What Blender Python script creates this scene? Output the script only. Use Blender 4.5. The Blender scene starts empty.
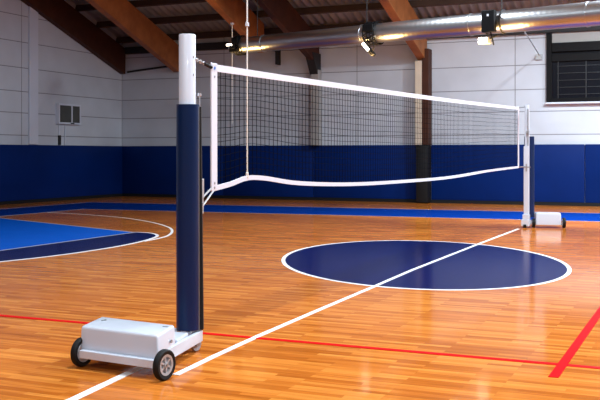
import bpy, bmesh, math, random
from mathutils import Vector, Matrix
random.seed(7)
S = bpy.context.scene
COL = S.collection
PI = math.pi

# ------------------------------------------------------------------ materials
def mat(name, color, rough=.5, metal=0, spec=.5, noise=0, nscale=5, bump=0, bscale=40, coat=0, emit=None, estr=0):
    m = bpy.data.materials.new(name); m.use_nodes = True
    nt = m.node_tree; b = nt.nodes['Principled BSDF']
    b.inputs['Base Color'].default_value = (*color, 1)
    b.inputs['Roughness'].default_value = rough
    b.inputs['Metallic'].default_value = metal
    b.inputs['Specular IOR Level'].default_value = spec
    b.inputs['Coat Weight'].default_value = coat
    if emit:
        b.inputs['Emission Color'].default_value = (*emit, 1); b.inputs['Emission Strength'].default_value = estr
    tc = nt.nodes.new('ShaderNodeTexCoord')
    if noise:
        n = nt.nodes.new('ShaderNodeTexNoise'); n.inputs['Scale'].default_value = nscale; n.inputs['Detail'].default_value = 5
        nt.links.new(tc.outputs['Object'], n.inputs['Vector'])
        r = nt.nodes.new('ShaderNodeMixRGB'); r.blend_type = 'MULTIPLY'; r.inputs[0].default_value = 1
        r.inputs[1].default_value = (*color, 1)
        cr = nt.nodes.new('ShaderNodeValToRGB')
        cr.color_ramp.elements[0].position = .3; cr.color_ramp.elements[1].position = .7
        lo = 1 - noise; cr.color_ramp.elements[0].color = (lo, lo, lo, 1); cr.color_ramp.elements[1].color = (1, 1, 1, 1)
        nt.links.new(n.outputs['Fac'], cr.inputs[0]); nt.links.new(cr.outputs[0], r.inputs[2])
        nt.links.new(r.outputs[0], b.inputs['Base Color'])
    if bump:
        n2 = nt.nodes.new('ShaderNodeTexNoise'); n2.inputs['Scale'].default_value = bscale
        nt.links.new(tc.outputs['Object'], n2.inputs['Vector'])
        bp = nt.nodes.new('ShaderNodeBump'); bp.inputs['Strength'].default_value = bump; bp.inputs['Distance'].default_value = .01
        nt.links.new(n2.outputs['Fac'], bp.inputs['Height']); nt.links.new(bp.outputs[0], b.inputs['Normal'])
    return m

def wood_floor():
    m = bpy.data.materials.new('varnished_strip_floor'); m.use_nodes = True
    nt = m.node_tree; b = nt.nodes['Principled BSDF']; N = nt.nodes.new; L = nt.links.new
    tc = N('ShaderNodeTexCoord')
    br = N('ShaderNodeTexBrick')
    br.inputs['Scale'].default_value = 1; br.inputs['Brick Width'].default_value = .62; br.inputs['Row Height'].default_value = .060
    br.inputs['Mortar Size'].default_value = .0008; br.inputs['Bias'].default_value = 0
    br.offset = .37; br.offset_frequency = 3
    br.inputs['Color1'].default_value = (0, 0, 0, 1); br.inputs['Color2'].default_value = (1, 1, 1, 1); br.inputs['Mortar'].default_value = (.0, .0, .0, 1)
    L(tc.outputs['Object'], br.inputs['Vector'])
    ramp = N('ShaderNodeValToRGB'); e = ramp.color_ramp.elements
    e[0].position = 0; e[0].color = (.42, .108, .013, 1); e[1].position = 1; e[1].color = (.70, .250, .044, 1)
    k = e.new(.35); k.color = (.53, .150, .020, 1); k = e.new(.7); k.color = (.61, .190, .028, 1)
    L(br.outputs['Color'], ramp.inputs[0])
    mp = N('ShaderNodeMapping'); mp.inputs['Scale'].default_value = (1.6, 34, 1); L(tc.outputs['Object'], mp.inputs['Vector'])
    g = N('ShaderNodeTexNoise'); g.inputs['Scale'].default_value = 1.5; g.inputs['Detail'].default_value = 6; L(mp.outputs[0], g.inputs['Vector'])
    gr = N('ShaderNodeValToRGB'); gr.color_ramp.elements[0].position = .3; gr.color_ramp.elements[1].position = .72
    gr.color_ramp.elements[0].color = (.66, .60, .54, 1); gr.color_ramp.elements[1].color = (1.1, 1.1, 1.1, 1)
    L(g.outputs['Fac'], gr.inputs[0])
    mx = N('ShaderNodeMixRGB'); mx.blend_type = 'MULTIPLY'; mx.inputs[0].default_value = .9
    L(ramp.outputs[0], mx.inputs[1]); L(gr.outputs[0], mx.inputs[2]); L(mx.outputs[0], b.inputs['Base Color'])
    w = N('ShaderNodeTexNoise'); w.inputs['Scale'].default_value = 2.2; w.inputs['Detail'].default_value = 2
    L(tc.outputs['Object'], w.inputs['Vector'])
    bp = N('ShaderNodeBump'); bp.inputs['Strength'].default_value = .05; bp.inputs['Distance'].default_value = .02
    L(w.outputs['Fac'], bp.inputs['Height']); L(bp.outputs[0], b.inputs['Normal'])
    b.inputs['Roughness'].default_value = .11; b.inputs['Specular IOR Level'].default_value = .035
    return m

M = dict(
    floor=wood_floor(),
    siding=mat('white_siding', (.52, .555, .615), .6, noise=.10, nscale=1.2),
    navy_pad=mat('navy_wall_vinyl', (.0012, .016, .115), .5, spec=.08, noise=.15, nscale=1.5, bump=.15, bscale=3),
    black=mat('black_rubber', (.008, .008, .009), .6, spec=.2),
    blackmetal=mat('black_metal', (.004, .004, .005), .5, spec=.10),
    navy_paint=mat('navy_floor_paint', (.0003, .006, .066), .16, noise=.1, nscale=3, spec=.010),
    blue_paint=mat('royal_floor_paint', (.002, .030, .22), .18, noise=.08, nscale=2, spec=.004),
    azure=mat('bright_blue_floor_paint', (.002, .10, .56), .18, noise=.08, nscale=2, spec=.004),
    white_paint=mat('white_floor_paint', (.80, .80, .82), .3, spec=.02),
    grey_paint=mat('pale_floor_paint', (.42, .42, .46), .3),
    red_paint=mat('red_floor_paint', (.60, .005, .008), .3, spec=.003),
    white=mat('white_powder_coat', (.58, .62, .71), .3, coat=.3),
    pad=mat('navy_post_vinyl', (.0012, .013, .062), .30, spec=.25, bump=.25, bscale=6),
    tape=mat('white_tape', (.64, .66, .76), .7),
    cord=mat('black_net_cord', (.002, .002, .004), .9, spec=.02),
    rope=mat('white_rope', (.72, .70, .66), .7),
    galv=mat('galvanised_steel', (.42, .42, .44), .4, metal=.3),
    seal=mat('dark_joint_seal', (.20, .20, .22), .8),
    chrome=mat('chrome_metal', (.75, .75, .77), .2, metal=1),
    greymetal=mat('grey_metal', (.35, .36, .38), .4, metal=.8),
    glulam=mat('glulam_timber', (.40, .150, .050), .5, spec=.2, noise=.35, nscale=3),
    darkwood=mat('dark_timber', (.065, .022, .012), .6, spec=.2, noise=.3, nscale=3),
    roof=mat('corrugated_roof_sheet', (.50, .50, .46), .6, noise=.3, nscale=2),
    steel=mat('dark_steel', (.02, .02, .022), .6, spec=.25),
    purlin=mat('purlin_timber', (.055, .028, .018), .7, noise=.3, nscale=3),
    tan=mat('tan_column_paint', (.62, .52, .40), .6, noise=.15, nscale=2),
    greycol=mat('grey_column_paint', (.30, .29, .28), .6),
    glass=mat('dark_glass', (.003, .004, .008), .35, spec=.08),
    greyglass=mat('grey_glass', (.06, .065, .06), .3, noise=.3, nscale=4),
    bars=mat('window_bar_metal', (.022, .025, .03), .4, metal=.5),
    lamp=mat('lit_lamp_face', (1, 1, 1), .5, emit=(1, .86, .66), estr=14),
    bay=mat('lit_high_bay_face', (1, 1, 1), .5, emit=(1, .96, .9), estr=6),
    logo=mat('blue_print', (.02, .12, .45), .5),
)
def duct_mat():
    m = mat('spiral_duct_metal', (.50, .51, .53), .34, metal=1)
    nt = m.node_tree; b = nt.nodes['Principled BSDF']; tc = [n for n in nt.nodes if n.type == 'TEX_COORD'][0]
    wv = nt.nodes.new('ShaderNodeTexWave'); wv.wave_type = 'BANDS'; wv.bands_direction = 'Z'; wv.inputs['Scale'].default_value = 2.3
    wv.inputs['Distortion'].default_value = .6
    nt.links.new(tc.outputs['Object'], wv.inputs['Vector'])
    bp = nt.nodes.new('ShaderNodeBump'); bp.inputs['Strength'].default_value = .18; bp.inputs['Distance'].default_value = .006
    nt.links.new(wv.outputs['Fac'], bp.inputs['Height']); nt.links.new(bp.outputs[0], b.inputs['Normal'])
    return m
M['duct'] = duct_mat()

# ------------------------------------------------------------------ mesh helpers
class MB:
    def __init__(s): s.bm = bmesh.new()
    def box(s, x0, x1, y0, y1, z0, z1, mtx=None):
        vs = [Vector(p) for p in ((x0,y0,z0),(x1,y0,z0),(x1,y1,z0),(x0,y1,z0),(x0,y0,z1),(x1,y0,z1),(x1,y1,z1),(x0,y1,z1))]
        if mtx: vs = [mtx @ v for v in vs]
        return s.hexa(vs)
    def hexa(s, p):
        v = [s.bm.verts.new(q) for q in p]
        for f in ((3,2,1,0),(4,5,6,7),(0,1,5,4),(1,2,6,5),(2,3,7,6),(3,0,4,7)): s.bm.faces.new([v[i] for i in f])
        return s
    def prism(s, pts, z0, z1, mtx=None):        # pts: xy outline, extruded z0..z1
        a = [Vector((x, y, z0)) for x, y in pts]; b = [Vector((x, y, z1)) for x, y in pts]
        if mtx: a = [mtx @ q for q in a]; b = [mtx @ q for q in b]
        va = [s.bm.verts.new(q) for q in a]; vb = [s.bm.verts.new(q) for q in b]; n = len(pts)
        s.bm.faces.new(va[::-1]); s.bm.faces.new(vb)
        for i in range(n): s.bm.faces.new([va[i], va[(i+1) % n], vb[(i+1) % n], vb[i]])
        return s
    def tube(s, path, r, n=10, cap=True, closed=False):
        path = [Vector(p) for p in path]; rings = []
        rr = r if isinstance(r, (list, tuple)) else [r]*len(path)
        m = len(path); up = None
        for i, p in enumerate(path):
            if closed: t = path[(i+1) % m] - path[i-1]
            else: t = (path[min(i+1, m-1)] - path[max(i-1, 0)])
            t.normalize()
            if up is None: up = t.orthogonal().normalized()
            up = (up - t*up.dot(t)).normalized(); sd = t.cross(up)
            rings.append([s.bm.verts.new(p + (up*math.cos(2*PI*k/n) + sd*math.sin(2*PI*k/n))*rr[i]) for k in range(n)])
        for i in range(m if closed else m-1):
            A, B = rings[i], rings[(i+1) % m]
            for k in range(n): s.bm.faces.new([A[k], A[(k+1) % n], B[(k+1) % n], B[k]])
        if cap and not closed: s.bm.faces.new(rings[0][::-1]); s.bm.faces.new(rings[-1])
        return s
    def lathe(s, prof, mtx, n=32):              # prof: (radius, height) closed profile turned about local z
        rings = [[s.bm.verts.new(mtx @ Vector((r*math.cos(2*PI*k/n), r*math.sin(2*PI*k/n), h))) for k in range(n)] for r, h in prof]
        m = len(prof)
        for i in range(m):
            A, B = rings[i], rings[(i+1) % m]
            for k in range(n): s.bm.faces.new([A[k], A[(k+1) % n], B[(k+1) % n], B[k]])
        return s
    def sheet(s, a, b, c, d):                   # a quad given a little thickness by the caller
        s.bm.faces.new([s.bm.verts.new(Vector(q)) for q in (a, b, c, d)]); return s
    def build(s, name, m, parent=None, bevel=0, seg=2, smooth=False, loc=None, fix=True):
        if bevel:
            bmesh.ops.bevel(s.bm, geom=s.bm.edges[:], offset=bevel, segments=seg, affect='EDGES', profile=.5, clamp_overlap=True)
        if fix: bmesh.ops.recalc_face_normals(s.bm, faces=s.bm.faces[:])
        me = bpy.data.meshes.new(name)
        if loc is not None: bmesh.ops.translate(s.bm, verts=s.bm.verts[:], vec=-Vector(loc))
        s.bm.to_mesh(me); s.bm.free()
        if smooth:
            for p in me.polygons: p.use_smooth = True
            if smooth == 'auto' or bevel:
                me.set_sharp_from_angle(angle=R(38))
        o = bpy.data.objects.new(name, me); me.materials.append(M[m] if isinstance(m, str) else m)
        if loc is not None: o.location = loc
        COL.objects.link(o)
        if parent: o.parent = parent
        return o
def R(d): return d*PI/180
def tag(o, label=None, cat=None, group=None, kind=None):
    for k, v in (('label', label), ('category', cat), ('group', group), ('kind', kind)):
        if v: o[k] = v
    return o
def empty(name, loc, rz=0):
    o = bpy.data.objects.new(name, None); COL.objects.link(o); o.location = loc; o.rotation_euler = (0, 0, rz)
    o.empty_display_size = .2; return o
def struct(o): o['kind'] = 'structure'; return o
def catmull(p, n=8):
    out = []
    for i in range(len(p)-1):
        a, b, c, d = p[max(i-1, 0)], p[i], p[i+1], p[min(i+2, len(p)-1)]
        for k in range(n):
            t = k/n
            out.append(tuple(.5*((2*b[j]) + (-a[j]+c[j])*t + (2*a[j]-5*b[j]+4*c[j]-d[j])*t*t + (-a[j]+3*b[j]-3*c[j]+d[j])*t**3) for j in range(len(b))))
    out.append(tuple(p[-1])); return out

# ------------------------------------------------------------------ the room
XL, XR, YB, YF = -19.2, 11.0, 28.05, -14.0
RIDGE, TA, EAVE = 6.5, .347, 5.55      # ridge position in depth, roof slope, height of the roof sheet at the back wall
def roof_z(y): return EAVE + TA*((YB-y) if y > RIDGE else (YB-RIDGE) - (RIDGE-y))
def beam_z(y): return roof_z(y) - 1.27

floor = struct(MB().box(XL-.3, XR+.3, YF-.3, YB+.3, -.2, 0).build('floor', 'floor'))

# painted markings lie on the floor as its children
def flat(name, pts, z, m): 
    return MB().prism(pts, .0002, z).build(name, m, floor)
def stripe(name, pts, w, z, m, closed=False):
    mb = MB(); P = [Vector((x, y)) for x, y in pts]; n = len(P); Lf, Rt = [], []
    for i, p in enumerate(P):
        t = (P[(i+1) % n]-P[i-1]) if closed else (P[min(i+1, n-1)]-P[max(i-1, 0)])
        t.normalize(); q = Vector((-t.y, t.x))*w/2; Lf.append(p+q); Rt.append(p-q)
    for i in range(n if closed else n-1):
        j = (i+1) % n
        mb.hexa([(Lf[i].x, Lf[i].y, .0002), (Lf[j].x, Lf[j].y, .0002), (Rt[j].x, Rt[j].y, .0002), (Rt[i].x, Rt[i].y, .0002),
                 (Lf[i].x, Lf[i].y, z), (Lf[j].x, Lf[j].y, z), (Rt[j].x, Rt[j].y, z), (Rt[i].x, Rt[i].y, z)])
    return mb.build(name, m, floor)
CX, CY, CRX, CRY = -3.79, 12.89, 1.94, 2.96
cr_, sr_ = .9159, .4015
circ = [(CX+CRX*math.cos(a*PI/64)*cr_-CRY*math.sin(a*PI/64)*sr_, CY+CRX*math.cos(a*PI/64)*sr_+CRY*math.sin(a*PI/64)*cr_) for a in range(128)]
flat('center_circle', circ, .0010, 'navy_paint')
stripe('circle_outline', circ, .054, .0022, 'white_paint', True)
stripe('center_line', [(-3.33, 5.50), (-3.375, 6.1), (-3.42, 6.95), (-3.46, 8.35), (-3.50, 10.1), (-3.545, 11.7), (-3.56, 15.6), (-3.55, 19.0)], .050, .0050, 'white_paint')
stripe('short_white_line', [(-3.50, -6), (-3.575, 4.69), (-3.685, 5.66)], .064, .0030, 'white_paint')
stripe('red_sideline', [(-15.6, 6.87), (8, 6.87)], .062, .0040, 'red_paint')
stripe('red_court_line', [(-.975, 6.46), (-.975, 20.9)], .068, .0046, 'red_paint')
flat('border_strip', [(-17.7, 24.15), (-17.7, -6), (-15.68, -6), (-15.68, 21.10), (6, 22.2), (6, 25.2)], .0010, 'blue_paint')
stripe('border_line', [(-15.68, -6), (-15.68, 21.10), (6, 22.2)], .05, .0018, 'grey_paint')
stripe('outer_border_line', [(-17.7, -6), (-17.7, 24.15), (6, 25.2)], .05, .0018, 'grey_paint')
key = [(-10.12, 15.2), (-15.66, 17.5), (-15.66, 6.9), (-10.12, 9.2)]
flat('free_throw_lane', key, .0010, 'azure')
half = catmull([(-10.12, 15.25), (-9.83, 15.22), (-9.49, 14.97), (-9.2, 14.5), (-8.96, 13.65), (-8.84, 12.85), (-8.82, 12.2)], 5)
arc = half + [(x, 24.4-y) for x, y in half[::-1][1:]]
flat('free_throw_arc', arc, .0013, 'navy_paint')
stripe('free_throw_arc_outline', arc, .06, .0024, 'white_paint')
stripe('free_throw_line', [(-10.12, 9.1), (-10.12, 15.28)], .05, .0026, 'grey_paint')
stripe('lane_line', [(-10.12, 15.2), (-15.66, 17.5)], .06, .0024, 'grey_paint')
stripe('three_point_line', catmull([(-15.62, 19.5), (-14.54, 19.285), (-12.83, 18.66), (-11.35, 17.66), (-10.24, 16.6), (-9.62, 15.75), (-9.2, 14.95), (-9.03, 14.4), (-8.93, 13.7)], 5), .05, .0030, 'white_paint')

# siding walls: rows of panels with open joints on a backing
JZ = [0, 2.07, 2.75, 3.40, 4.12, 4.90, 5.7, 6.5, 7.3, 8.1, 8.9, 9.7, 10.5, 11.3, 12.1, 13.2]
def clip_rect(u0, u1, z0, z1, top):               # clip a rectangle under the roof line, sampled at u0, u1 and the ridge
    us = sorted({u0, u1} | ({RIDGE} if u0 < RIDGE < u1 else set()))
    for a, b in zip(us[:-1], us[1:]):             # crossings of z0 and z1
        for z in (z0, z1):
            ta, tb = top(a), top(b)
            if (ta-z)*(tb-z) < 0: us.append(a+(b-a)*(z-ta)/(tb-ta))
    us = sorted(us)
    up = [(u, min(z1, top(u))) for u in us if top(u) > z0+1e-4 or abs(top(u)-z0) < 1e-3]
    if len(up) < 2: return None
    lo = [(up[-1][0], z0), (up[0][0], z0)]
    pts = []
    for q in up + lo:
        if not pts or (abs(q[0]-pts[-1][0]) + abs(q[1]-pts[-1][1])) > 1e-4: pts.append(q)
    if abs(pts[0][0]-pts[-1][0]) + abs(pts[0][1]-pts[-1][1]) < 1e-4: pts.pop()
    return pts if len(pts) > 2 else None
G = .012
mb = MB().box(XL-.3, XR+.3, YB+.02, YB+.3, 0, EAVE+.1)
JX = [XL, -15.1, -10.32, -5.34, -.3, 4.7, XR]
for z0, z1 in zip(JZ[:-1], JZ[1:]):
    if z0 > EAVE: break
    for a, b in zip(JX[:-1], JX[1:]): mb.box(a+G, b-G, YB, YB+.03, z0+G, min(z1-G, EAVE))
wb = struct(mb.build('wall_back', 'siding'))
MB().box(XL, XR, YB+.006, YB+.019, 0, EAVE-.05).build('joint_seal', 'seal', wb)
gable_top = lambda y: roof_z(y)-.02
def gable(name, x, sgn):
    mb = MB()
    tf = Matrix(((0, 0, 1, 0), (1, 0, 0, 0), (0, 1, 0, 0), (0, 0, 0, 1)))   # (u, z, depth) -> (x=depth, y=u, z=z)
    p = [(YF-.3, 0), (YB+.3, 0), (YB+.3, roof_z(YB)-.12), (RIDGE, roof_z(RIDGE)-.02), (YF-.3, roof_z(YF)-.12)]
    lo, hi = (x-.3, x-.02) if sgn < 0 else (x+.02, x+.3)
    mb.prism(p, lo, hi, tf)
    jy = [YF, -8, -2, 4, 10, 16, 22.75, YB]
    for z0, z1 in zip(JZ[:-1], JZ[1:]):
        for a, b in zip(jy[:-1], jy[1:]):
            q = clip_rect(a+G, b-G, z0+G, z1-G, gable_top)
            if q:
                lo, hi = (x-.03, x) if sgn < 0 else (x, x+.03)
                mb.prism(q, lo, hi, tf)
    wl = struct(mb.build(name, 'siding'))
    p = [(YF, 0), (YB, 0), (YB, roof_z(YB)-.2), (RIDGE, roof_z(RIDGE)-.1), (YF, roof_z(YF)-.2)]
    lo, hi = (x-.019, x-.006) if sgn < 0 else (x+.006, x+.019)
    MB().prism(p, lo, hi, tf).build('joint_seal', 'seal', wl)
    return wl
gable('wall_left', XL, -1); gable('wall_right', XR, 1)
struct(MB().box(XL-.3, XR+.3, YF-.3, YF, 0, roof_z(YF)+.1).build('wall_front', 'siding'))
struct(MB().box(XL, XR, YB-.06, YB-.001, 0, .10).build('baseboard_back', 'black'))
struct(MB().box(XL+.001, XL+.06, YF, YB-.06, 0, .10).build('baseboard_left', 'black'))
struct(MB().box(XL+.001, XL+.07, 23.04, 23.44, 1.80, beam_z(23.3)+.2).build('trim_1', 'white', bevel=.01))

# corrugated roof
mb = MB(); per = .26; n = int((XR-XL+.8)/per*8); rows = [YB+.5, RIDGE, YF-.5]; grid = []
for y in rows:
    grid.append([mb.bm.verts.new((XL-.4+i*per/8, y, (roof_z(y) if y >= RIDGE else roof_z(y)) + .042*math.cos(2*PI*i/8))) for i in range(n+1)])
for r in range(2):
    for i in range(n): mb.bm.faces.new([grid[r][i], grid[r][i+1], grid[r+1][i+1], grid[r+1][i]])
ro = mb.build('ceiling', 'roof', smooth=True, fix=False); struct(ro)
sm = ro.modifiers.new('thickness', 'SOLIDIFY'); sm.thickness = .01

# purlins, each its own timber under the sheets
ang = math.atan(TA)
py = 27.75; i = 0
while py > RIDGE+1:
    z = roof_z(py)-.06
    t = Matrix.Translation((0, py, z)) @ Matrix.Rotation(-ang, 4, 'X')
    o = MB().box(XL+.01, XR-.01, -.045, .045, -.20, 0, t).build('purlin', 'purlin', loc=(0, py, z-.20))
    tag(o, 'dark timber purlin running lengthwise under the corrugated roof sheets', 'roof beam', 'roof purlins')
    py -= 1.15; i += 1

# portal frames
def frame(X, w, mname, label, col=None, bracket=False, coltop=4.3, stop=.12):
    t = empty('roof_beam', (X, YB-.05, 0)); tag(t, label, 'beam')
    def zb(y, o): return beam_z(y)+o
    y0, y1 = YB-stop, RIDGE+.02
    tf = Matrix(((0, 0, 1, 0), (1, 0, 0, 0), (0, 1, 0, 0), (0, 0, 0, 1)))
    pts = [(y0, zb(y0, 0)), (y0, zb(y0, .90)), (y1, zb(y1, .90)), (y1, zb(y1, 0))]
    mb = MB(); mb.prism(pts, X-w/2, X+w/2, tf)
    # laminated lower edge cap stands a little proud
    o = mb.build('rafter', mname, t, bevel=.012); o.location = -Vector(t.location)
    if bracket == 'arm':
        MB().box(X-.04, X+.04, YB-stop-.25, YB-.01, 4.86, 4.98).box(X+.05, X+.12, YB-.30, YB-.01, 4.42, 4.98).build('bracket', 'steel', t, bevel=.005).location = -Vector(t.location)
    elif bracket:
        b = MB(); b.prism([(YB-.75, 4.72), (YB-.04, 4.72), (YB-.04, 4.02), (YB-.30, 4.05)], X-w/2-.06, X+w/2+.02, tf)
        o = b.build('bracket', 'steel', t, bevel=.01); o.location = -Vector(t.location)
    if col:
        m, cw, cd = col
        X -= .065 if m == 'tan' else 0; c = MB().box(X-cw/2, X+cw/2, YB-cd, YB-.005, 1.78, coltop)
        o = c.build('column', m, t, bevel=.012); o.location = -Vector(t.location)
    return t
frame(XL+.125, .22, 'darkwood', 'dark brown timber beam sloping down the gable wall to the far left corner', bracket=False)
frame(-16.88, .24, 'glulam', 'brown laminated roof beam that ends above the wall left of the near white post', bracket=False)
frame(-13.10, .24, 'glulam', 'laminated roof beam with the thin rope hanging from it, above the left end of the duct', bracket='arm', stop=1.25)
frame(-11.66, .20, 'darkwood', 'darker brown roof beam meeting the grey column behind the net', col=('greycol', .26, .30), bracket=True, coltop=4.2)
t4 = frame(-8.12, .26, 'glulam', 'bright orange laminated roof beam resting on the tan column in mid wall', col=('tan', .21, .42), bracket=False, coltop=4.34)
o = MB().box(-8.075, -7.87, YB-.40, YB-.005, 1.78, 4.7).build('column_dark_side', 'darkwood', t4, bevel=.01); o.location = -Vector(t4.location)  # separate box added as the dark right side of the tan column
tag(MB().box(XL+.25, XR, YB-.20, YB-.01, 5.02, 5.26).build('eave_beam', 'steel', bevel=.01), 'dark steel beam running along the top of the back wall', 'beam')
tag(MB().tube([(XL+.25, YB-.036, 4.40), (-17.05, YB-.036, 4.56)], .035, 8).build('conduit', 'steel'), 'dark conduit between the two leftmost roof beams in the corner', 'pipe')

# wall pads
def wpad(x0, x1, y0, y1, label, m='navy_pad', z0=.10, z1=1.78):
    o = MB().box(x0, x1, y0, y1, z0, z1).build('wall_pad', m, bevel=.02, seg=2, smooth=True)
    return tag(o, label, 'wall padding', 'wall pads')
yb0, yb1 = YB-.06, YB-.002
PADS = [(XL+.003, -15.1, 'navy vinyl wall pad on the back wall, reaching into the far left corner'),
        (-15.09, -11.80, 'navy vinyl wall pad on the back wall right behind the near post and net end'),
        (-11.79, -8.26, 'navy vinyl wall pad on the back wall, just left of the black column pad'),
        (-7.88, -3.35, 'navy vinyl wall pad between the black column pad and the seam beyond the far post'),
        (-3.34, 1.5, 'navy vinyl wall pad at the right edge, under the dark window'),
        ]
for a, b, l in PADS: wpad(a, b, yb0, yb1, l)
wpad(-8.25, -7.89, YB-.44, yb1, 'black padding wrapped round the foot of the tan column', 'black', .02, 1.76)
wpad(XL+.002, XL+.062, 14.0, YB-.062, 'navy vinyl wall pad along the left wall')

# window on the back wall
wf = MB()
X0, X1, Z0, Z1 = -4.42, 1.0, 3.0, 5.25
y0, y1 = YB-.11, YB-.002
wf.box(X0, X0+.16, y0, y1, Z0, Z1); wf.box(X1-.16, X1, y0, y1, Z0, Z1)
wf.box(X0+.16, X1-.16, y0, y1, Z0, Z0+.12)
wf.box(X0+.16, X1-.16, y0-.02, y1, 4.18, 4.40); wf.box(X0+.16, X1-.16, y0-.05, y1, 4.46, 4.72)
win = struct(wf.build('window_1', 'blackmetal', bevel=.008))
MB().box(X0+.16, X1-.16, YB-.05, y1, Z0+.12, 4.46).build('window_glass', 'glass', win)
b = MB()
for k in range(5): b.box(X0+.3, X1-.16, YB-.075, YB-.052, 3.22+k*.205, 3.235+k*.205)
for xx in (X0+.32, -3.32, -2.2, -1.1, -.1): b.box(xx, xx+.025, YB-.082, YB-.052, Z0+.12, 4.18)
b.build('window_bars', 'bars', win)
MB().box(X0+.16, X1-.16, YB-.07, y1, 4.72, Z1).build('window_header', 'greycol', win)
b = MB().box(X0-.02, X1+.02, YB-.16, y1, Z0-.05, Z0); b.build('window_sill', 'white', win)

# left wall unit: white frame with two grey panes
u = empty('wall_cabinet', (XL+.001, 24.93, 2.46)); tag(u, 'small white framed box with two grey panes mounted high on the left wall', 'cabinet')
def addl(name, m, boxes, par, bevel=.006):
    mb = MB()
    for bx in boxes: mb.box(*bx)
    return mb.build(name, m, par, bevel=bevel)
addl('case', 'white', [(0, .10, -.58, .58, 0, .66)], u)
addl('front_frame', 'white', [(.10, .14, -.58, .58, 0, .06), (.10, .14, -.58, .58, .60, .66), (.10, .14, -.58, -.52, .06, .6), (.10, .14, .52, .58, .06, .6), (.10, .14, .08, .13, .06, .6)], u)
addl('pane', 'greyglass', [(.101, .115, -.52, .08, .06, .6)], u, 0)
addl('pane', 'greyglass', [(.101, .115, .13, .52, .06, .6)], u, 0)
addl('latch', 'blackmetal', [(.14, .155, .02, .20, .015, .05)], u, 0)
tag(MB().box(XL+.001, XL+.08, 24.47, 24.55, 1.79, 2.10).build('junction_box', 'steel', bevel=.01), 'small dark junction box on top of the left wall pad', 'electrical box')
tag(MB().tube([(XL+.03, 24.50, 2.11), (XL+.03, 24.50, 2.45)], .018, 6).build('cable', 'white'), 'thin white cable running from the framed box down into the small dark junction box', 'cable')
tag(MB().tube([(XL+.03, 24.8, 1.79), (XL+.03, 24.8, 2.44)], .015, 6).build('cable', 'white'), 'thin white cable right of the junction box, dropping to the wall pad', 'cable')

# ------------------------------------------------------------------ duct and its lamps
DA, DB = Vector((-12.45, 23.66, 4.56)), Vector((3.0, 20.1, 4.555))
dlen = (DB-DA).length; ddir = (DB-DA).normalized()
dt = empty('ventilation_duct', DA); tag(dt, 'long round silver spiral duct hanging along the back wall below the roof', 'duct')
q = Vector((0, 0, 1)).rotation_difference(ddir)
mb = MB(); N = 60
mb.tube([(0, 0, dlen*i/N) for i in range(N+1)], [.215+.055*min(1, (dlen*i/N)/10.5) for i in range(N+1)], 40)
tube = mb.build('duct_tube', 'duct', dt, smooth='auto'); tube.rotation_mode = 'QUATERNION'; tube.rotation_quaternion = q
for sp in (1.1, 4.35, 7.4, 10.2, 12.9, 15):
    r = .215+.055*min(1, sp/10.5)+.004
    col = MB().lathe([(r-.01, sp), (r+.010, sp), (r+.010, sp+.05), (r-.01, sp+.05)], Matrix.Identity(4), 40).build('coupling_ring', 'duct', dt, smooth='auto')
    col.rotation_mode = 'QUATERNION'; col.rotation_quaternion = q
def at_duct(s_): return DA + ddir*s_
for s_ in (.9, 4.5, 8.2, 11.8, 15):
    p = at_duct(s_)-DA; MB().tube([(p.x, p.y, p.z+.2), (p.x, p.y, min(4.2, roof_z(p.y+DA.y)-DA.z-.3))], .012, 6).build('hanger', 'steel', dt)
dside = Vector((ddir.y, -ddir.x, 0)).normalized()    # towards the hall
if dside.y > 0: dside = -dside
rz = math.atan2(ddir.y, ddir.x)
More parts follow.
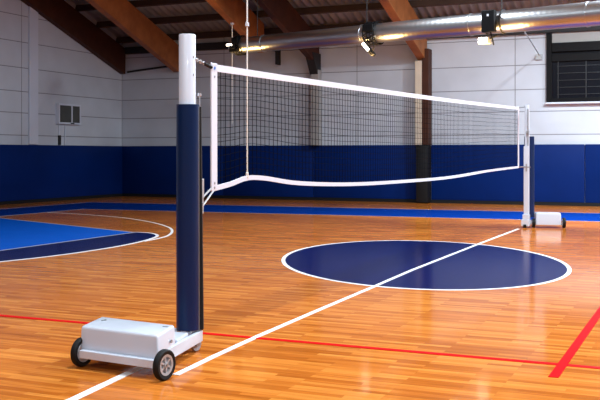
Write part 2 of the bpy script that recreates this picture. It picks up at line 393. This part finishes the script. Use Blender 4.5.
def lampthing(s_, label, kind):
    p = at_duct(s_); t = empty('spotlight', (p.x, p.y, p.z), rz); tag(t, label, 'lamp')
    r = .215+.055*min(1, s_/10.5)+.02
    # local: x along the duct, -y towards the hall
    if kind == 'box':
        MB().box(-.17, .15, -r-.14, -r+.0, -.26, .24).build('housing', 'blackmetal', t, bevel=.012)
        MB().box(-.03, .02, -r-.145, -r-.139, .10, .15).build('sticker', 'white', t)
        mb = MB()
        for dx in (-.20, .19): mb.lathe([(r-.012, dx), (r+.008, dx), (r+.008, dx+.03), (r-.012, dx+.03)], Matrix.Rotation(PI/2, 4, 'Y'), 28)
        mb.build('strap', 'steel', t, smooth='auto')
        MB().tube([(.02, -r-.05, -.24), (.08, -r-.05, -.48), (.10, -r-.05, -.56)], .018, 8).tube([(.02, -r-.05, -.40), (.2, -r-.06, -.34)], .02, 8).build('bracket_arm', 'blackmetal', t)
        MB().box(-.24, .0, -r-.16, -r+.06, -.52, -.38).build('lamp_head', 'greymetal', t, bevel=.01)
        MB().box(-.23, -.01, -r-.168, -r-.161, -.51, -.39).build('lamp_face', 'lamp', t)
    else:
        k = .72 if kind == 'small' else 1
        mb = MB()
        for dx in (-.17*k, -.06*k, .05*k, .16*k):
            pts = [(dx, (r+.03)*math.cos(a), (r+.03)*math.sin(a)) for a in [PI*2*j/24 for j in range(24)]]
            mb.tube(pts, .014, 6, closed=True)
        for j in range(9):
            a = PI*.5 + PI*1.15*j/8; a2 = PI*.5+PI*1.15*(j+1)/8
            mb.tube([(-.17*k, (r+.03)*math.cos(a), (r+.03)*math.sin(a)), (.16*k, (r+.03)*math.cos(a2), (r+.03)*math.sin(a2))], .012, 5)
            mb.tube([(.16*k, (r+.03)*math.cos(a), (r+.03)*math.sin(a)), (-.17*k, (r+.03)*math.cos(a2), (r+.03)*math.sin(a2))], .012, 5)
        mb.build('cage', 'blackmetal', t)
        MB().box(-.16*k, .14*k, -r-.05, -r+.13, .02, .20).build('housing', 'blackmetal', t, bevel=.012)
        if kind == 'small':
            MB().box(-.15, .02, -r-.10, -r-.02, -.12, .02).build('lamp_head', 'blackmetal', t, bevel=.01)
            MB().box(-.2, .10, -r-.05, -r+.02, -.2, -.1).build('lamp_body', 'blackmetal', t, bevel=.01)
            MB().box(-.24, -.05, -r-.112, -r-.101, -.03, .02).build('lamp_face', 'lamp', t)
        else:
            mt = Matrix.Translation((-.02, -r-.03, -.30)) @ Matrix.Rotation(R(-45), 4, 'Y')
            MB().box(-.14, .30, -.07, .07, -.05, .03, Matrix.Translation((-.02, -r-.03, -.36)) @ Matrix.Rotation(R(48), 4, 'Y')).build('lamp_head', 'blackmetal', t, bevel=.01)
            MB().box(-.12, .13, -.09, -.071, -.045, .025, Matrix.Translation((-.02, -r-.03, -.36)) @ Matrix.Rotation(R(48), 4, 'Y')).build('lamp_face', 'lamp', t)
            MB().tube([(.13, -r-.02, -.10), (.17, -r-.02, -.40), (.10, -r-.02, -.52)], .012, 6).tube([(-.15, -r-.02, -.1), (.02, -r-.02, -.4)], .012, 6).build('bracket_arm', 'blackmetal', t)
    ld = bpy.data.lights.new('duct_fill', 'AREA'); ld.energy = 45 if kind != 'small' else 25; ld.color = (1, .62, .22); ld.shape = 'RECTANGLE'; ld.size = .9; ld.size_y = .12  # added unseen fill, facing up to put a yellow streak under the duct
    lo = bpy.data.objects.new('duct_fill', ld); COL.objects.link(lo); lo.parent = t; lo.location = (.1, -r-.10, -.62); lo.rotation_euler = (R(160), 0, 0)
    return t
lampthing(.30, 'small black clamp lamp at the left end of the silver duct', 'small')
lampthing(4.72, 'black caged spotlight strapped to the middle of the silver duct', 'cage')
lampthing(8.05, 'square black box with a lit lamp below it on the right of the duct', 'box')
tag(MB().tube([(-3.95, 21.62, 4.36), (-4.63, 27.98, 4.40)], .014, 6).box(-4.73, -4.55, 27.97, 28.04, 4.26, 4.42).build('wall_stay', 'greymetal'), 'thin stay rod from the duct to a small bracket on the wall beside the window', 'bracket')

# hanging ropes
r1 = empty('rope', (-13.1, 24.85, 2.4)); tag(r1, 'thin pale rope hanging from the laminated beam behind the net, left of the other rope', 'rope')
MB().tube([(0, 0, 0), (0, 0, 3.15)], .015, 6).build('rope_cord', 'rope', r1)
MB().lathe([(0.001, 2.94), (.06, 2.96), (.06, 3.08), (.001, 3.1)], Matrix.Identity(4), 12).build('rope_end', 'white', r1)
r2 = empty('rope', (-3.6, 7.10, 1.31)); tag(r2, 'long white rope dropping through the net and tied to its bottom tape', 'rope')
MB().tube([(0, 0, 0), (0, 0, 9.2)], .0065, 6).build('rope_cord', 'rope', r2)
MB().lathe([(.001, -.02), (.014, -.01), (.012, .03), (.001, .04)], Matrix.Identity(4), 10).build('knot', 'rope', r2)
MB().lathe([(.001, 1.26), (.016, 1.27), (.016, 1.30), (.001, 1.31)], Matrix.Identity(4), 10).build('rope_bead', 'white', r2)

# ------------------------------------------------------------------ the net
NX = -3.60
net = empty('volleyball_net', (NX, 12.8, 0)); tag(net, 'black mesh volleyball net with white tapes stretched between the two padded posts', 'net')
YA, YZ = 6.50, 19.30
TOP = [(6.46, 2.214), (8.2, 2.236), (11.35, 2.290), (14.4, 2.348), (19.32, 2.462)]
BOT = [(6.46, 1.222), (6.8, 1.255), (7.1, 1.297), (7.45, 1.286), (8.2, 1.222), (9.57, 1.172), (11.35, 1.152), (13.8, 1.150), (16.6, 1.205), (19.32, 1.235)]
def interp(tab, y):
    c = catmull(tab, 12)
    for a, b in zip(c[:-1], c[1:]):
        if a[0] <= y <= b[0]: return a[1] + (b[1]-a[1])*(y-a[0])/(b[0]-a[0])
    return c[0][1] if y < c[0][0] else c[-1][1]
def L(p): return (p[0]-NX, p[1]-12.8, p[2])
mb = MB(); rr = .0028
def seg4(mb, pts, r):
    mb.tube([L(p) for p in pts], r, 4)
ys = [YA+.05+.1*k for k in range(int((YZ-YA-.05)/.1))]
ys = [YA+.05+.082*k for k in range(int((YZ-YA-.06)/.082))]
for y in ys:
    zt, zb = interp(TOP, y), interp(BOT, y)
    wob = .006*math.sin(y*9.1)
    seg4(mb, [(NX, y, zt-.05), (NX+.004*math.sin(y*5), y+wob, (zt+zb)/2), (NX, y, zb+.02)], rr)
for k in range(1, 16):
    f_ = k/16
    seg4(mb, [(NX, y, (lambda t, b_: t-.05+(b_-t+.07)*f_ + .004*math.sin(y*2.3+k))(interp(TOP, y), interp(BOT, y))) for y in [YA+.02+(YZ-YA-.04)*j/90 for j in range(91)]], rr)
mb.build('net_mesh', 'cord', net)
def ribbon(name, tab, w, m, off=0):
    mb = MB(); ysr = [YA-.02+(YZ-YA+.04)*j/140 for j in range(141)]; prev = None; h = .006
    rings = []
    for y in ysr:
        z = interp(tab, y)+off
        rings.append([mb.bm.verts.new(L(q)) for q in ((NX-h, y, z-w/2), (NX+h, y, z-w/2), (NX+h, y, z+w/2), (NX-h, y, z+w/2))])
    for A, B in zip(rings[:-1], rings[1:]):
        for k in range(4): mb.bm.faces.new([A[k], A[(k+1) % 4], B[(k+1) % 4], B[k]])
    mb.bm.faces.new(rings[0]); mb.bm.faces.new(rings[-1][::-1])
    return mb.build(name, m, net)
ribbon('top_tape', TOP, .056, 'tape', -.034)
ribbon('bottom_tape', BOT, .040, 'tape', 0)
def band(y, w):
    return MB().box(-.007, .007, y-12.8-w/2, y-12.8+w/2, interp(BOT, y)-.018, interp(TOP, y)+.002).build('side_band', 'tape', net, bevel=.004)
band(YA+.02, .095); band(YZ-.05, .12)
MB().box(.0075, .009, 6.48-12.8, 6.56-12.8, 2.155, 2.205).build('maker_patch', 'white', net)
MB().prism([(6.50-12.8, 2.165), (6.525-12.8, 2.165), (6.535-12.8, 2.18), (6.525-12.8, 2.195), (6.518-12.8, 2.182), (6.508-12.8, 2.19)], 0.0091, .0104, Matrix(((0, 0, 1, 0), (1, 0, 0, 0), (0, 1, 0, 0), (0, 0, 0, 1)))).build('printed_mark', 'logo', net)
for (yy, zz) in ((6.52, 2.11), (6.52, 1.27), (6.52, 1.235), (19.25, 2.42), (19.25, 1.25)):
    MB().lathe([(.004, 0), (.010, 0), (.010, .003), (.004, .003)], Matrix.Translation((.007, yy-12.8, zz)) @ Matrix.Rotation(PI/2, 4, 'Y'), 12).build('eyelet', 'greymetal', net)
# chain to the near post, cable to the far post
def chain(a, b, name, parent, org, n=7, r=.0045):
    a, b = Vector(a), Vector(b); mb = MB(); d = b-a; ln = d.length/n
    qq = Vector((1, 0, 0)).rotation_difference(d.normalized())
    for i in range(n):
        c = a + d*((i+.5)/n); w = .012; pts = []
        for k in range(14):
            an = 2*PI*k/14; p = Vector((math.cos(an)*ln*.66, math.sin(an)*w, 0))
            if i % 2: p = Vector((p.x, 0, p.y))
            pts.append(c + (qq @ p) - Vector(org))
        mb.tube(pts, r, 6, closed=True)
    return mb.build(name, 'galv', parent, smooth=True)

# ------------------------------------------------------------------ wheeled posts
def wheel(parent, p, axis, rad=.103, wid=.048):
    q = Vector((0, 0, 1)).rotation_difference(Vector(axis).normalized()).to_matrix().to_4x4()
    T = Matrix.Translation(p) @ q; h = wid/2
    prof = [(rad*.66, -h*.8), (rad*.9, -h), (rad*.98, -h*.7), (rad, -h*.3), (rad*.985, 0), (rad, h*.3), (rad*.98, h*.7), (rad*.9, h), (rad*.66, h*.8)]
    w = MB().lathe(prof, T, 40).build('wheel', 'black', parent, smooth='auto')
    mb = MB()
    mb.lathe([(rad*.52, -h*.75), (rad*.68, -h*.85), (rad*.68, h*.85), (rad*.52, h*.75)], T, 32)
    mb.lathe([(.001, -h*.9), (rad*.18, -h*.9), (rad*.18, h*.9), (.001, h*.9)], T, 20)
    for k in range(6):
        a = 2*PI*k/6
        mb.box(rad*.12, rad*.56, -rad*.065, rad*.065, -h*.45, h*.62, T @ Matrix.Rotation(a, 4, 'Z'))
    mb.build('rim', 'galv', w, smooth='auto')
    MB().lathe([(.001, -h*1.15), (rad*.09, -h*1.15), (rad*.09, h*1.15), (.001, h*1.15)], T, 12).build('axle_cap', 'greymetal', w)
    return w

def rounded(pts, r, n=5):                       # round the corners of a polygon
    out = []; m = len(pts)
    for i in range(m):
        a, b, c = Vector(pts[i-1]), Vector(pts[i]), Vector(pts[(i+1) % m])
        d1 = (a-b).normalized(); d2 = (c-b).normalized()
        p0 = b+d1*r; p2 = b+d2*r
        for k in range(n+1):
            t = k/n; out.append(tuple(p0*(1-t)**2 + b*2*t*(1-t) + p2*t*t))
    return out

def cover_mesh(P, z0, z1, inset, r):            # soft edged cover on a four-cornered footprint, top drawn in
    c = Vector((sum(p[0] for p in P)/4, sum(p[1] for p in P)/4)); mb = MB()
    base = [Vector(p) for p in P]; rings = []
    prof = [(0, z0), (0, z1-.022), (.003, z1-.010), (.009, z1-.003), (.018, z1)]
    def shrink(d):
        out = []
        for i in range(4):
            a, b, e = base[i-1], base[i], base[(i+1) % 4]
            out.append(tuple(b + (a-b).normalized()*d + (e-b).normalized()*d))
        return out
    for d, z in prof:
        ol = rounded(shrink(d+inset*(z-z0)/(z1-z0)), max(r-d*.5, .008), 5)
        rings.append([mb.bm.verts.new((x, y, z)) for x, y in ol])
    n = len(rings[0])
    for A, B in zip(rings[:-1], rings[1:]):
        for k in range(n): mb.bm.faces.new([A[k], A[(k+1) % n], B[(k+1) % n], B[k]])
    mb.bm.faces.new(rings[0][::-1]); mb.bm.faces.new(rings[-1])
    return mb

def bar(mb, a, b, w, z0, z1):
    a, b = Vector(a), Vector(b); t = (b-a).normalized(); q = Vector((-t.y, t.x))*w/2
    mb.prism([tuple(a-q), tuple(b-q), tuple(b+q), tuple(a+q)], z0, z1); return mb

def c_pad(r_out, thick, gap, z0, z1, cx, cy, rot):   # soft sleeve with a slit
    mb = MB(); n = 40; A = []; B = []
    pts_o, pts_i = [], []
    for k in range(n+1):
        a = gap/2 + (2*PI-gap)*k/n + rot
        e = 4.0; ca, sa = math.cos(a-rot), math.sin(a-rot)
        sq = (abs(ca)**e+abs(sa)**e)**(-1/e); sq = 1 + (sq-1)*.35
        pts_o.append((cx+r_out*sq*math.cos(a), cy+r_out*sq*math.sin(a))); pts_i.append((cx+(r_out-thick)*math.cos(a), cy+(r_out-thick)*math.sin(a)))
    ring = pts_o + pts_i[::-1]
    return mb.prism(ring, z0, z1)

# --- near standard
PX, PY = -3.653, 6.20
st = empty('volleyball_post', (PX, PY, 0)); tag(st, 'near white volleyball post in a navy pad on its wheeled white base', 'volleyball post')
def loc(p): return (p[0]-PX, p[1]-PY)
FL, FR = Vector((-4.075, 5.44)), Vector((-3.385, 5.365)); BR_, BL = Vector((-3.475, 5.74)), Vector((-4.175, 5.83))
L0 = [loc(p) for p in (FL, FR, BR_, BL)]
cv = cover_mesh(L0, .115, .290, .006, .018).build('weight_cover', 'white', st, smooth='auto')
uax = (FR-FL).normalized()
mb = MB()
e0, e1 = loc(FL+uax*.03+Vector((0, -.02))), loc(FR+uax*.03+Vector((0, -.02)))
bar(mb, e0, e1, .05, .075, .130)                                    # front rail
rr0, rr1 = loc((-3.415, 5.40)), loc((-3.575, 6.27))
bar(mb, rr0, rr1, .03, .072, .155)                                    # right rail
bar(mb, loc((-4.08, 5.45)), loc((-3.80, 6.27)), .03, .072, .155)       # left rail
bar(mb, loc((-3.82, 6.26)), loc((-3.56, 6.26)), .03, .072, .155)      # rear rail
bar(mb, loc((-3.75, 6.17)), loc((-3.60, 6.17)), .20, .072, .085)      # foot plate
mb.build('base_frame', 'white', st, bevel=.004)
mb = MB().prism([loc(p) for p in ((-3.66, 5.80), (-3.50, 5.80), (-3.56, 6.06), (-3.68, 6.06))], .10, .175)
mb.build('post_bracket', 'white', st, bevel=.012)
MB().tube([(*loc((-3.455, 5.62)), .20), (*loc((-3.435, 5.62)), .20)], .012, 10).build('bolt', 'greymetal', st)
MB().box(-.41, -.375, -.52, -.505, .288, .293).box(-.40, -.39, -.54, -.49, .288, .295).build('latch', 'greymetal', st)
MB().box(.13, .17, -.56, -.545, .288, .294).build('latch', 'greymetal', st)
wheel(st, (*loc((-4.075, 5.465)), .103), (uax.x, uax.y, 0)); wheel(st, (*loc((-3.325, 5.345)), .103), (uax.x, uax.y, 0))
MB().tube([(*loc((-4.10, 5.465)), .103), (*loc((-3.325, 5.345)), .103)], .012, 10).build('axle', 'greymetal', st)
cw = MB().lathe([(.008, -.014), (.042, -.014), (.045, 0), (.042, .014), (.008, .014)], Matrix.Translation((*loc((-3.60, 6.235)), .045)) @ Matrix.Rotation(PI/2, 4, 'Y') @ Matrix.Rotation(R(15), 4, 'X'), 24).build('caster', 'grey_paint', st, smooth='auto')
MB().box(*[v for v in (loc((-3.63, 0))[0], loc((-3.57, 0))[0])], loc((0, 6.20))[1], loc((0, 6.27))[1], .045, .075).build('caster_fork', 'greymetal', cw)
MB().lathe([(.001, .085), (.064, .085), (.064, 2.400), (.061, 2.408), (.001, 2.408)], Matrix.Identity(4), 40).build('pole', 'white', st, smooth='auto')
c_pad(.0875, .022, R(36), .170, 1.875, .004, .002, R(28)).build('post_pad', 'pad', st, bevel=0, smooth='auto')
cr = Vector((.916, .4015)); cf = Vector((-.4015, .916)); c0 = Vector((.004, .002))
def cpt(a, b, z): v = c0+cr*a+cf*b; return (v.x, v.y, z)
MB().hexa([cpt(.080, -.018, .165), cpt(.119, -.012, .165), cpt(.119, .03, .165), cpt(.080, .03, .165),
           cpt(.080, -.018, 1.86), cpt(.101, -.012, 1.86), cpt(.101, .03, 1.86), cpt(.080, .03, 1.86)]).build('pad_flap', 'black', st, bevel=.003)
MB().tube([cpt(.0875, -.024, .165), cpt(.0855, -.024, 1.86)], .0035, 8).build('pad_piping', 'greymetal', st)
MB().box(-.06, .07, -.06, .05, .085, .168).build('pole_socket', 'chrome', st, bevel=.006)
# slider rail on the net side with its handle
MB().box(-.012, .030, .062, .088, .16, 1.94).build('net_rail', 'greymetal', st, bevel=.003)
MB().tube([(.058, .085, 1.50), (.058, .085, 1.95)], .006, 8).lathe([(.001, 1.94), (.016, 1.945), (.016, 1.965), (.001, 1.97)], Matrix.Translation((.058, .085, 0)), 12).build('crank_rod', 'chrome', st)
MB().box(.048, .074, .095, .13, 1.16, 1.31).box(.054, .070, .10, .13, 1.04, 1.16).build('ratchet_buckle', 'galv', st, bevel=.004)
for zz in (.42, .8, 1.12): MB().lathe([(.001, 0), (.007, 0), (.007, .004), (.001, .004)], Matrix.Translation((.077, .10, zz)) @ Matrix.Rotation(PI/2, 4, 'Y'), 10).build('snap', 'chrome', st)
for zz in (2.235, 2.10): MB().lathe([(.001, 0), (.008, 0), (.008, .006), (.001, .006)], Matrix.Translation((.060, -.012, zz)) @ Matrix.Rotation(PI/2, 4, 'Y'), 10).build('pin', 'greymetal', st)
chain((PX+.055, PY+.02, 2.222), (NX, 6.37, 2.200), 'tension_chain', net, (NX, 12.8, 0), 6)
MB().tube([L((NX, 6.365, 2.200)), L((NX, 6.48, 2.180))], .014, 8).build('chain_hook', 'blackmetal', net)
mb = MB()
mb.tube([L((-3.60, 6.30, 1.145)), L((-3.60, 6.51, 1.245)), L((-3.60, 6.53, 1.235)), L((-3.60, 6.52, 1.215)), L((-3.60, 6.345, 1.10)), L((-3.60, 6.30, 1.10)), L((-3.60, 6.285, 1.12))], .0075, 6, closed=True)
mb.build('tension_strap', 'galv', net)

# --- far standard, seen from its net side
QX, QY = -3.46, 19.45
s2 = empty('volleyball_post', (QX, QY, 0)); tag(s2, 'far white volleyball post with its navy pad and boxy wheeled base', 'volleyball post')
MB().lathe([(.001, .06), (.047, .06), (.047, 2.50), (.044, 2.505), (.001, 2.505)], Matrix.Identity(4), 32).build('pole', 'white', s2, smooth='auto')
MB().box(-.055, .045, -.085, -.035, .10, 1.66).build('net_rail', 'white', s2, bevel=.008)
MB().box(.02, .04, -.075, -.035, 1.66, 2.42).build('crank_rod', 'greymetal', s2, bevel=.004)
MB().box(.0, .055, -.10, -.04, 1.90, 1.97).build('rail_clamp', 'greymetal', s2, bevel=.006)
MB().box(-.01, .015, -.10, -.084, 1.15, 1.30).build('ratchet_buckle', 'greymetal', s2, bevel=.003)
c_pad(.098, .030, R(60), .20, 1.86, .026, .10, R(215)).build('post_pad', 'pad', s2, smooth='auto')
WL, WR = Vector((.135, .03)), Vector((.69, .19)); ua = (WR-WL).normalized(); va = Vector((-ua.y, ua.x))
A0 = WL+ua*.025-va*.05; A1 = WR-ua*.035-va*.05
cover_mesh([tuple(A0), tuple(A1), tuple(A1+va*.36), tuple(A0+va*.36)], .06, .30, .012, .03).build('weight_cover', 'white', s2, smooth='auto')
mb = MB()
bar(mb, tuple(WL+va*.01+ua*.03), tuple(WR+va*.01-ua*.03), .05, .05, .10)
bar(mb, (0, 0), tuple(WL+ua*.1+va*.18), .12, .06, .14)
mb.build('base_frame', 'white', s2, bevel=.004)
MB().box(-.10, .06, -.14, .06, .03, .17).box(-.075, .06, -.12, .06, .17, .27).build('post_foot', 'white', s2, bevel=.012)
wheel(s2, (WL.x-.01, WL.y, .095), (ua.x, ua.y, 0), .095, .06); wheel(s2, (WR.x+.015, WR.y, .103), (ua.x, ua.y, 0), .103, .06)
MB().lathe([(.006, -.03), (.034, -.03), (.036, 0), (.034, .03), (.006, .03)], Matrix.Translation((-.02, -.13, .036)) @ Matrix.Rotation(PI/2, 4, 'Y'), 20).build('caster', 'black', s2, smooth='auto')
MB().tube([L((NX, 19.26, 2.44)), L((QX-.03, QY-.05, 2.46))], .012, 6).build('tension_cord', 'greymetal', net)
MB().tube([L((NX, 19.26, 1.235)), L((QX-.03, QY-.09, 1.24)), L((QX+.08, QY-.08, 1.23))], .012, 6).build('tension_cord', 'greymetal', net)

# ------------------------------------------------------------------ high bay lamps (the hall's own lighting, above the view)
def highbay(x, y, z, power, warm=(.80, .92, 1)):
    t = empty('high_bay_lamp', (x, y, z)); tag(t, 'round high bay lamp hanging under the roof', 'ceiling light', 'high bay lamps')
    MB().lathe([(.05, .40), (.12, .38), (.30, .05), (.32, 0), (.30, 0), (.28, .05), (.10, .34), (.05, .36)], Matrix.Identity(4), 28).build('reflector', 'greymetal', t, smooth='auto')
    MB().lathe([(.001, .06), (.26, .06), (.26, .07), (.001, .07)], Matrix.Identity(4), 24).build('lamp_face', 'bay', t)
    MB().tube([(0, 0, .38), (0, 0, roof_z(y)-z-.3)], .012, 6).build('hanger', 'steel', t)
    ld = bpy.data.lights.new('lamp_light', 'AREA'); ld.shape = 'DISK'; ld.size = .6; ld.energy = power*1.35; ld.color = warm
    lo = bpy.data.objects.new('lamp_light', ld); COL.objects.link(lo); lo.parent = t; lo.location = (0, 0, -.02)
    return t
for x, y, z, p in [
        (-1.5, 22.2, 6.3, 850), (3.5, 22.2, 6.3, 950), (-6.5, 20.5, 7.0, 260),
        (-2.0, 14.0, 7.6, 420), (4.0, 14.0, 7.6, 900), (-8.5, 13.0, 7.6, 120),
        (-2.0, 6.0, 7.6, 360), (4.0, 6.0, 7.6, 460), (-8.0, 4.0, 7.6, 200), (3, -4.0, 7.6, 500), (-4.0, -4.0, 7.6, 300)]:
    highbay(x, y, z, p)

w = bpy.data.worlds.new('World'); S.world = w; w.use_nodes = True
w.node_tree.nodes['Background'].inputs[0].default_value = (.55, .62, .75, 1); w.node_tree.nodes['Background'].inputs[1].default_value = .3

# ------------------------------------------------------------------ camera
cam = bpy.data.cameras.new('camera'); co = bpy.data.objects.new('camera', cam); COL.objects.link(co); S.camera = co
cam.sensor_width = 36; cam.lens = 940/600*36; cam.shift_y = -46/600
co.location = (0, 0, 1.5); co.rotation_euler = (PI/2, 0, math.atan(412/940))
cam.clip_end = 200
S.view_settings.view_transform = 'Standard'; S.view_settings.look = 'None'; S.view_settings.gamma = 1
S.view_settings.use_curve_mapping = False; S.view_settings.exposure = .05
